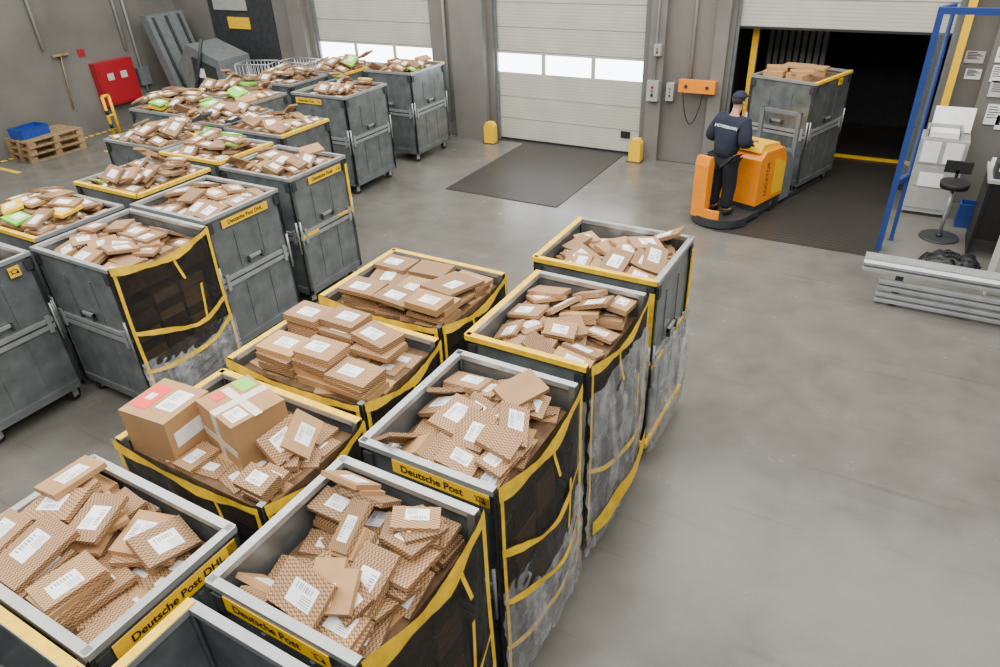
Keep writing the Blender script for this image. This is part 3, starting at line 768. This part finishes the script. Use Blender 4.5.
for s in (-1,1):
    hp=av(s*.095,0,.84,.125,pel); kn=av(s*.11,.03,.48,.102,hp); ak=av(s*.112,-.01,.1,.082,kn)
tm=skinned('trousers',V,Ed,0,2,flat); tm.materials.append(TROUS); O('trousers',tm,person)
for s in (-1,1):
    V=[];Ed=[]; a=av(s*.112,-.05,.06,.055); b=av(s*.115,.05,.05,.05,a); c=av(s*.12,.17,.04,.04,b)
    m_=skinned('shoe',V,Ed,0,2); m_.materials.append(RUB); O('shoe',m_,person)
def ball(name,r,sc,mt,loc,par):
    def f(bm):
        bmesh.ops.create_uvsphere(bm,u_segments=16,v_segments=10,radius=r)
        for v in bm.verts: v.co=Vector((v.co.x*sc[0],v.co.y*sc[1],v.co.z*sc[2]))
        for q in bm.faces: q.smooth=True
    loc=(loc[0],loc[1]+.16*(loc[2]-.95),loc[2])
    return O(name,ME(name,f,[mt]),par,loc)
ball('nose',.014,(1,1.4,1.6),SKIN,(0,.137,1.635),person)
for s in (-1,1):
    ball('ear',.02,(.45,.9,1.4),SKIN,(s*.077,.03,1.65),person)
    ball('eye',.009,(1.2,.6,.7),WHITEP,(s*.03,.122,1.665),person)
    ball('eyebrow',.01,(1.6,.4,.4),HAIR,(s*.03,.126,1.685),person)
ball('mouth',.014,(1.5,.5,.35),mat('lips',(.4,.15,.12),.5),(0,.122,1.6),person)
def hairf(bm):
    bmesh.ops.create_uvsphere(bm,u_segments=20,v_segments=12,radius=.092)
    bmesh.ops.delete(bm,geom=[v for v in bm.verts if v.co.z<-.055 or (v.co.y>.045 and v.co.z<.03)],context='VERTS')
    for v in bm.verts: v.co.x*=.9; v.co.y*=1.08
    for q in bm.faces: q.smooth=True
O('hair',ME('hair',hairf,[HAIR]),person,(0,.028+.16*.73,1.68),label='short dark hair')
def capf(bm):
    bmesh.ops.create_uvsphere(bm,u_segments=20,v_segments=12,radius=.1)
    bmesh.ops.delete(bm,geom=[v for v in bm.verts if v.co.z<-.01],context='VERTS')
    for v in bm.verts: v.co.x*=.92; v.co.y*=1.08; v.co.z*=.85
    for q in bm.faces: q.smooth=True
    PR(bm,[(-.075,.07)]+[(-.07+.14*i/8,.07+.11*math.sin(pi*i/8)**.6) for i in range(1,8)]+[(.075,.07)],-.012,-.004,0,'xy')
O('cap',ME('cap',capf,[NAVY]),person,(0,.035+.16*.765,1.715),label='dark baseball cap')
bv=BVHTree.FromPolygons([v.co.copy() for v in jm.vertices],[tuple(p.vertices) for p in jm.polygons])
tm2=text_mesh('HOVERMANN',.056,WHITEP,.0006).copy()
for v in tm2.vertices:
    x,z=v.co.x,v.co.y+1.33
    h_=bv.ray_cast(Vector((x,-1,z)),Vector((0,1,0)))
    v.co=Vector((x,(h_[0].y if h_[0] else -.15)-.012,z))
O('lettering',tm2,person,label='white lettering across the back')

# ------------------------------------------------------------------ back wall items
def bx(name,x0,x1,y0,y1,z0,z1,mt,bev=.004,**k): return box_obj(name,(x0,x1,y0,y1,z0,z1),[mt],bev,**k)
for x in (-7.42,-4.3):
    def g(bm):
        PR(bm,[(-.11,0),(.11,0),(.11,.34),(.06,.42),(-.06,.42),(-.11,.34)],0,.16,0,'xz')
    o=O('bollard_guard',ME('bollard_guard',g,[YELP],.008),None,(x,WY-.33,0),label='low yellow steel guard beside the roller door',category='door guard',group='yellow door guards')
    O('foot_plate',ME('foot_plate',lambda bm:B(bm,-.14,.14,-.04,.16,0,.012),[DARKST]),o)
ob=O('signal_box',ME('signal_box',lambda bm:B(bm,-.31,.31,-.12,0,-.1,.1),[ORANGE],.01),None,(-3.3,WY-.125,1.40),label='orange electrical box mounted on the concrete wall',category='electrical box')
for s in (-.18,.18): O('indicator',ME('indicator',lambda bm:T(bm,(s,-.12,0),(s,-.135,0),.03,12),[DARKST]),ob)
def ctrl(x,z,w,h,lab,mt=LGREY):
    o=O('control_box',ME('control_box',lambda bm:B(bm,-w/2,w/2,-.1,0,-h/2,h/2),[mt],.008),None,(x,WY-.125 if x<-3.95 else WY-.005,z),label=lab,category='control box')
    for q,mm in ((.2,RED),(0,GREYP),(-.2,BLACK)):
        O('push_button',ME('push_button',lambda bm:T(bm,(0,-.1,q*h),(0,-.115,q*h),min(w,h)*.12,10),[mm]),o)
ctrl(-4.08,1.27,.2,.34,'grey door control box with push buttons')
ctrl(-4.04,1.95,.12,.18,'small grey switch box on the wall')
ctrl(-3.80,1.25,.13,.3,'narrow grey switch box beside the roller door')
def cable(bm):
    pts=[(-3.55,1.3)]+[(-3.55+.35*i/12,1.3-.55*math.sin(pi*i/12)**.7) for i in range(1,13)]
    for a,b in zip(pts,pts[1:]): T(bm,(a[0],WY-.16,a[1]),(b[0],WY-.16,b[1]),.009,6)
O('hanging_cable',ME('hanging_cable',cable,[RUB]),label='thin black cable looping down from the orange box',category='cable')
O('conduit_pipe',ME('conduit_pipe',lambda bm:T(bm,(-3.48,WY-.04,1.5),(-3.48,WY-.04,5),.025,8),[LGREY]),label='grey vertical conduit on the back wall',category='pipe')
O('conduit_pipe',ME('conduit_pipe',lambda bm:T(bm,(-4.08,WY-.15,1.45),(-4.08,WY-.15,5),.018,8),[LGREY]),label='thin vertical conduit above a control box',category='pipe')
O('conduit_pipe',ME('conduit_pipe',lambda bm:T(bm,(-8.5,WY-.05,.3),(-8.5,WY-.05,5),.03,8),[LGREY]),label='vertical conduit between two roller doors',category='pipe')
X0=-16.595
hc=O('hose_cabinet',ME('hose_cabinet',lambda bm:B(bm,0,.22,0,.95,.5,1.45),[RED],.01),None,(X0,9.9,0),label='red fire hose cabinet mounted on the concrete wall',category='fire cabinet')
O('cabinet_door',ME('cabinet_door',lambda bm:B(bm,.22,.235,.04,.91,.54,1.41),[RED],.006),hc)
O('emblem',ME('emblem',lambda bm:B(bm,.236,.238,.22,.38,1.05,1.2),[WHITEM]),hc,label='small pale pictogram')
O('emblem',ME('emblem',lambda bm:B(bm,.236,.238,.56,.72,1.05,1.2),[WHITEM]),hc,label='small pale pictogram')
O('safety_sign',ME('safety_sign',lambda bm:B(bm,0,.01,9.74,9.9,1.62,1.78),[RED]),None,(X0,0,0),label='small square safety sign on the concrete wall',category='sign')
o=O('broom',ME('broom',lambda bm:T(bm,(.05,0,.6),(.05,0.12,1.75),.014,8),[WOOD]),None,(X0,9.2,0),label='slim wooden handled tool hanging on the wall',category='broom')
O('broom_head',ME('broom_head',lambda bm:B(bm,.02,.07,-.06,.3,1.72,1.77),[WOOD],.008),o)
O('wall_hook',ME('wall_hook',lambda bm:B(bm,0,.06,.08,.12,1.66,1.71),[DARKST]),o)
for y,z0 in ((11.15,.6),(10.9,1.6),(9.0,1.9)):
    O('conduit_pipe',ME('conduit_pipe',lambda bm:T(bm,(.05,0,z0),(.05,0,5),.03,8),[LGREY]),None,(X0,y,0),label='grey vertical conduit on the side wall',category='pipe')
bx('distribution_box',X0,X0+.12,11.0,11.3,.75,1.15,GREYP,label='grey distribution box on the side wall',category='electrical box')
def pallet(bm):
    for k in range(5): B(bm,-.4+k*.175,-.4+k*.175+.1,-.6,.6,.122,.144)
    for y in (-.6,-.05,.5): B(bm,-.4,.4,y,y+.1,.1,.122)
    for x in (-.4,-.05,.3):
        for y in (-.6,-.07,.46): B(bm,x,x+.1,y,y+.14,.022,.1)
        B(bm,x,x+.1,-.6,.6,0,.022)
pm_=ME('pallet',pallet,[WOOD])
for k in range(3):
    O('pallet',pm_,None,(-15.95+.02*k,8.05,.1445*k),(0,0,.03*k-.03),label='wooden pallet in a low stack by the wall',category='pallet',group='stacked pallets')
def crate(bm):
    B(bm,-.2,.2,-.3,.3,0,.02)
    for s in (-1,1):
        B(bm,s*.2-.01,s*.2+.01,-.3,.3,0,.2); B(bm,-.2,.2,s*.3-.01,s*.3+.01,0,.2)
        B(bm,s*.2-.02,s*.2+.02,-.31,.31,.18,.2)
        for q in range(-2,3): B(bm,s*.2-.016,s*.2+.016,q*.12-.008,q*.12+.008,.02,.18)
O('crate',ME('crate',crate,[BLUEP]),None,(-15.95,7.8,.436),(0,0,.1),label='blue plastic crate on stacked wooden pallets',category='crate')
def hoop(x,y,L,lab,rz=0,hz=.75):
    def f(bm):
        T(bm,(0,0,0),(0,0,hz),.035,10); T(bm,(0,L,0),(0,L,hz),.035,10); T(bm,(0,0,hz),(0,L,hz),.035,10)
        T(bm,(0,.01,hz*.5),(0,L-.01,hz*.5),.022,8)
    o=O('barrier',ME('barrier',f,[YELP]),None,(x,y,0),(0,0,rz),label=lab,category='barrier')
    for z in (.15,.45):
        O('black_band',ME('black_band',lambda bm:T(bm,(0,0,z),(0,0,z+.1),.037,10),[BLACK]),o)
hoop(-15.9,9.55,.16,'yellow and black guard rail standing on the floor',0,.85)
hoop(-15.3,10.4,.7,'yellow tubular guard rail beside grey machinery')
mc=O('waste_container',ME('waste_container',lambda bm:PR(bm,[(-.5,.15),(.45,.15),(.7,.6),(.62,1.45),(-.35,1.75),(-.75,1.3)],-.45,.45,0,'xz'),[GREYP],.02),None,(-14.35,11.6,0),label='grey steel tipping container near the corner',category='container')
O('opening_shade_plate',ME('opening_shade_plate',lambda bm:PR(bm,[(-.3,.9),(.5,.8),(.48,1.3),(-.25,1.5)],-.462,-.452,0,'xz'),[DARKST]),mc,label='dark recessed opening')  # shade of the opening painted as a flat dark plate, no recess cut
for s in (-.35,.35):
    O('support_foot',ME('support_foot',lambda bm:B(bm,s-.06,s+.06,-.4,.4,0,.16),[DARKST]),mc)
O('cross_bar',ME('cross_bar',lambda bm:B(bm,-.55,.6,-.49,-.465,.68,.74),[RAIL]),mc)
O('warning_plate',ME('warning_plate',lambda bm:B(bm,-.1,.1,-.475,-.465,1.05,1.25),[WHITEP]),mc)
O('lifting_arm',ME('lifting_arm',lambda bm:T(bm,(-.6,-.5,.2),(.3,-.5,1.9),.04,8),[DARKST]),mc)
rm=O('loading_ramp',ME('loading_ramp',lambda bm:PR(bm,[(.1,0),(.35,0),(-.35,2.3),(-.6,2.3)],-.5,.5,0,'xz'),[GREYP],.01),None,(-15.55,11.7,0),label='folded grey steel ramp leaning upright',category='ramp')
for s in (-.35,0,.35): O('stiffener',ME('stiffener',lambda bm:PR(bm,[(.352,.05),(.40,.05),(-.30,2.25),(-.348,2.25)],s-.03,s+.03,0,'xz'),[DARKST]),rm)
def wire(bm):
    w,d=.8,.5
    for x in (-w/2,w/2):
        for y in (-d/2,d/2): T(bm,(x,y,.1),(x,y,1.4),.016,6)
    for z in (.3,.65,1.0,1.4):
        for s in (-1,1): T(bm,(-w/2,s*d/2,z),(w/2,s*d/2,z),.013,6); T(bm,(s*w/2,-d/2,z),(s*w/2,d/2,z),.013,6)
    for k in range(1,9):
        x=-w/2+w*k/9; 
        for s in (-1,1): T(bm,(x,s*d/2,.3),(x,s*d/2,1.4),.008,4)
        T(bm,(x,-d/2,.3),(x,d/2,.3),.006,4)
for (x,y,r) in ((-12.9,11.5,.3),(-12.1,12.0,0),(-11.2,11.8,-.1)):
    o=O('wire_trolley',ME('wire_trolley',wire,[RAIL]),None,(x,y,0),(0,0,r),label='empty wire mesh trolley standing near the roller door',category='trolley',group='wire trolleys')
    for sx in (-1,1):
        for sy in (-1,1): O('wheel',cached('wh',lambda:ME('wheel',lambda bm:T(bm,(-.015,0,.05),(.015,0,.05),.05,12),[RUB])),o,(sx*.38,sy*.22,0))

# ------------------------------------------------------------------ right side
def frame(bm):
    B(bm,-.035,.035,-.035,.035,0,3.0); B(bm,.10,.15,.38,.43,0,3.0)
    PR(bm,[(-.035,.035),(.035,.035),(.15,.38),(.10,.38)],2.93,3.0,0,'xy'); PR(bm,[(-.035,.035),(.035,.035),(.15,.38),(.10,.38)],.9,.96,0,'xy')
    B(bm,.035,2.6,-.035,.035,2.93,3.0); B(bm,2.53,2.6,-.035,.035,0,2.93)
fr=O('blue_frame',ME('blue_frame',frame,[BLUE],.004),None,(.01,9.98,0),label='tall blue steel frame with clear side pane',category='frame')
O('clear_pane',ME('clear_pane',lambda bm:PR(bm,[(-.004,.035),(.004,.035),(.129,.38),(.121,.38)],.96,2.93,0,'xy'),[GLASS]),fr,label='clear acrylic pane')
def wrail(bm,L,z):
    prof=[(0,z),(-.05,z+.02),(-.05,z+.05),(-.01,z+.07),(-.05,z+.09),(-.05,z+.12),(0,z+.14),(.012,z+.14),(.0,z+.07),(.012,z)]
    PR(bm,prof,0,L,0,'yz')
gr=O('guard_rail',None,None,(-.1,8.42,0),label='low galvanised steel guard rail with stacked beams',category='guard rail')
for z,xo in ((.02,.2),(.18,.2),(.38,0)):
    O('rail_beam',ME('rail_beam',lambda bm:wrail(bm,4.2-xo,z),[RAIL]),gr,(xo,0,0))
for x in (.4,1.6,2.8): O('post',ME('post',lambda bm:B(bm,x-.04,x+.04,.015,.1,0,.5),[DARKST],.004),gr)
O('cap_plate',ME('cap_plate',lambda bm:B(bm,0,4.2,.015,.2,.502,.53),[RAIL],.004),gr)
cb=O('filing_cabinet',ME('filing_cabinet',lambda bm:B(bm,-.3,.3,-.25,.25,.05,1.12),[LGREY],.008),None,(.48,11.75,0),label='grey metal cabinet with papers stuck on it',category='cabinet')
O('plinth',ME('plinth',lambda bm:B(bm,-.28,.28,-.23,.23,0,.05),[DARKST]),cb)
for z in (.12,.45,.78): O('drawer',ME('drawer',lambda bm:B(bm,-.27,.27,-.262,-.25,z,z+.29),[LGREY],.004),cb)
for (x,z,a,b) in ((-.25,.8,.22,.3),(.03,.8,.22,.3),(-.2,.45,.3,.2)): O('paper_sheet',ME('paper_sheet',lambda bm:B(bm,x,x+a,-.268,-.263,z,z+b),[WHITEP]),cb)
O('document_tray',ME('document_tray',lambda bm:[B(bm,-.22,.22,-.16,.16,0,.02),B(bm,-.22,-.2,-.16,.16,.02,.14),B(bm,.2,.22,-.16,.16,.02,.14),B(bm,-.22,.22,.14,.16,.02,.14),B(bm,-.18,.18,-.14,.13,.02,.09,1)],[LGREY,WHITEP]),None,(.45,11.7,1.122),label='grey tray of white papers on a cabinet',category='tray')
ws=O('writing_board',ME('writing_board',lambda bm:B(bm,-.25,.25,-.01,.01,0,.34),[WHITEP],.003),None,(.52,11.93,1.14),(-.35,0,0),label='white sloping board with notices above the cabinet',category='board')
O('printed_notice',ME('printed_notice',lambda bm:B(bm,-.18,-.02,-.014,-.011,.05,.28),[LABEL]),ws)
for (x,z,w,h,mt) in ((.58,2.05,.24,.16,WHITEM),(.62,1.82,.2,.14,WHITEP),(1.0,1.7,.3,.22,WHITEM),(1.35,1.55,.2,.28,WHITEP),(.95,2.15,.28,.2,WHITEP),(1.3,2.2,.2,.28,WHITEM),(1.2,1.25,.3,.2,WHITEP),(1.0,1.35,.2,.28,WHITEP),(.9,1.9,.16,.22,WHITEP),(1.75,1.9,.35,.45,WHITEP),(1.65,1.4,.2,.28,WHITEM)):
    yb=WY-.305 if .75<=x<1.5 else WY-.003
    n_=O('notice_sheet',ME('notice_sheet',lambda bm:B(bm,-w/2,w/2,-.012,0,-h/2,h/2),[mt]),None,(x,yb,z),label='printed white notice fixed to the concrete wall',category='notice',group='wall notices')
    O('text_lines',ME('text_lines',lambda bm:[B(bm,-w*.4,w*(.1+.3*((q*7)%3)/2),-.0135,-.0125,h*(.35-q*.13),h*(.35-q*.13)+.012) for q in range(5)],[DARKST]),n_)
bx('wall_terminal',1.0,1.35,WY-.42,WY-.305,2.35,2.8,LGREY,label='grey terminal box mounted on the concrete pillar',category='electrical box')
st=O('stool',None,None,(.70,10.75,0),label='black swivel stool with small backrest and round base',category='stool')
O('base',ME('base',lambda bm:[T(bm,(0,0,0),(0,0,.02),.25,28,0,.24),T(bm,(0,0,.02),(0,0,.06),.04,12)],[DARKST]),st)
O('column',ME('column',lambda bm:T(bm,(0,0,.05),(0,0,.72),.025,12),[RAIL]),st)
O('seat',ME('seat',lambda bm:T(bm,(0,0,.72),(0,0,.8),.17,20,0,.18),[RUB],.01),st)
O('backrest',ME('backrest',lambda bm:[B(bm,-.16,.16,.17,.21,.86,1.02),B(bm,-.02,.02,.17,.19,.76,.9)],[RUB],.01),st)
dk=O('standing_desk',None,None,(1.75,10.6,0),label='black standing desk cluttered with office equipment',category='desk')
O('desk_top',ME('desk_top',lambda bm:B(bm,-.75,.9,-.4,.4,1.0,1.04),[LGREY],.004),dk,label='grey worktop')
O('side_panel',ME('side_panel',lambda bm:B(bm,-.73,-.69,-.38,.38,0,1.0),[BLACK]),dk)
O('side_panel',ME('side_panel',lambda bm:B(bm,.84,.88,-.38,.38,0,1.0),[BLACK]),dk)
O('modesty_panel',ME('modesty_panel',lambda bm:B(bm,-.69,.84,-.36,-.33,.25,1.0),[BLACK]),dk)
O('lower_shelf',ME('lower_shelf',lambda bm:B(bm,-.69,.84,-.33,.36,.4,.43),[LGREY]),dk)
mo=O('monitor',ME('monitor',lambda bm:B(bm,-.27,.27,-.02,.02,.12,.46),[BLACK],.008),None,(1.62,10.8,1.042),(0,0,.2),label='black flat computer monitor on a desk',category='monitor')
O('stand',ME('stand',lambda bm:[B(bm,-.03,.03,-.0,.03,.01,.2),B(bm,-.12,.12,-.09,.09,0,.012)],[BLACK]),mo)
pr=O('label_printer',ME('label_printer',lambda bm:B(bm,-.13,.13,-.18,.18,0,.2),[DARKST],.02),None,(1.18,10.45,1.042),label='dark desktop label printer with a paper slot',category='printer')
O('paper_slot',ME('paper_slot',lambda bm:B(bm,-.1,.1,-.19,-.18,.1,.14),[WHITEP]),pr)
O('paper_stack',ME('paper_stack',lambda bm:B(bm,-.11,.11,-.15,.15,0,.07),[WHITEP]),None,(1.17,10.82,1.042),(0,0,.2),label='stack of white papers on the desk',category='paper')
bb=O('storage_bin',ME('storage_bin',lambda bm:[B(bm,-.15,.15,-.12,.12,0,.02),B(bm,-.15,-.13,-.12,.12,.02,.34),B(bm,.13,.15,-.12,.12,.02,.34),B(bm,-.13,.13,-.12,-.10,.02,.34),B(bm,-.13,.13,.10,.12,.02,.34)],[BLUE]),None,(1.02,11.35,0),label='blue open plastic bin on the floor',category='bin')
O('bin_lining',ME('bin_lining',lambda bm:B(bm,-.12,.12,-.09,.09,.03,.25),[BLACK]),bb)
wc=O('wall_cabinet',ME('wall_cabinet',lambda bm:B(bm,-.4,.4,-.2,.2,0,.95),[WHITEM],.008),None,(1.62,9.3,0),label='white low metal cabinet behind the guard rail',category='cabinet')
O('cabinet_door',ME('cabinet_door',lambda bm:B(bm,-.38,.38,-.212,-.2,.04,.9),[LGREY],.004),wc)
def bagf(bm):
    bmesh.ops.create_icosphere(bm,subdivisions=4,radius=1)
    for v in bm.verts:
        x,y,z=v.co
        sx=math.copysign(abs(x)**.7,x); sy=math.copysign(abs(y)**.7,y)
        w_=.018*math.sin(9*x+4*z)+.014*math.sin(13*y+7*x)+.012*math.sin(17*x-6*z)
        v.co=Vector((sx*.34+w_,sy*.17+w_,max(0,.10+z*.11+w_*1.2-.03*x*x)))
    for q in bm.faces: q.smooth=True
bg=O('duffel_bag',ME('duffel_bag',bagf,[BAGM]),None,(.82,9.68,0),(0,0,.12),label='crumpled black bag lying on the floor',category='bag')
for s in (-.06,.06): O('handle',ME('handle',lambda bm:[T(bm,(-.14+.28*i/8,s,.17+.06*math.sin(pi*i/8)),(-.14+.28*(i+1)/8,s,.17+.06*math.sin(pi*(i+1)/8)),.011,6) for i in range(8)],[BLACK]),bg)
O('zip_seam',ME('zip_seam',lambda bm:B(bm,-.24,.24,-.006,.006,.17,.212),[DARKST]),bg)

# ------------------------------------------------------------------ light
w=bpy.data.worlds.new('w'); scene.world=w; w.use_nodes=True
w.node_tree.nodes['Background'].inputs[0].default_value=(.84,.90,1.0,1); w.node_tree.nodes['Background'].inputs[1].default_value=.16
def area(x,y,z,sx,sy,e,col=(1,.965,.91)):
    l=bpy.data.lights.new('ceiling_light','AREA'); l.shape='RECTANGLE'; l.size=sx; l.size_y=sy; l.energy=e; l.color=col
    o=bpy.data.objects.new('ceiling_light',l); COL.objects.link(o); o.location=(x,y,z)
for x in (-13,-8,-3,2):
    for y in (0,5,10): area(x,y,6.6,4.7,3.6,{-13:290,-8:350,-3:370,2:320}[x])
# ------------------------------------------------------------------ camera
cam=bpy.data.cameras.new('camera'); co=bpy.data.objects.new('camera',cam); COL.objects.link(co)
cam.sensor_width=36; cam.lens=25.2; cam.clip_end=100
Xc=Vector((.868,.230,-.440)).normalized(); Yc=Vector((.495,-.472,.7295)); Yc=(Yc-Xc*Yc.dot(Xc)).normalized(); Dc=Yc.cross(Xc)
right=Vector((Xc.x,Yc.x,-Dc.x)); up=-Vector((Xc.y,Yc.y,-Dc.y)); fwd=Vector((Xc.z,Yc.z,-Dc.z))
M=Matrix((right,up,-fwd)).transposed().to_4x4(); M.translation=(0,0,4.2)
co.matrix_world=M
scene.camera=co
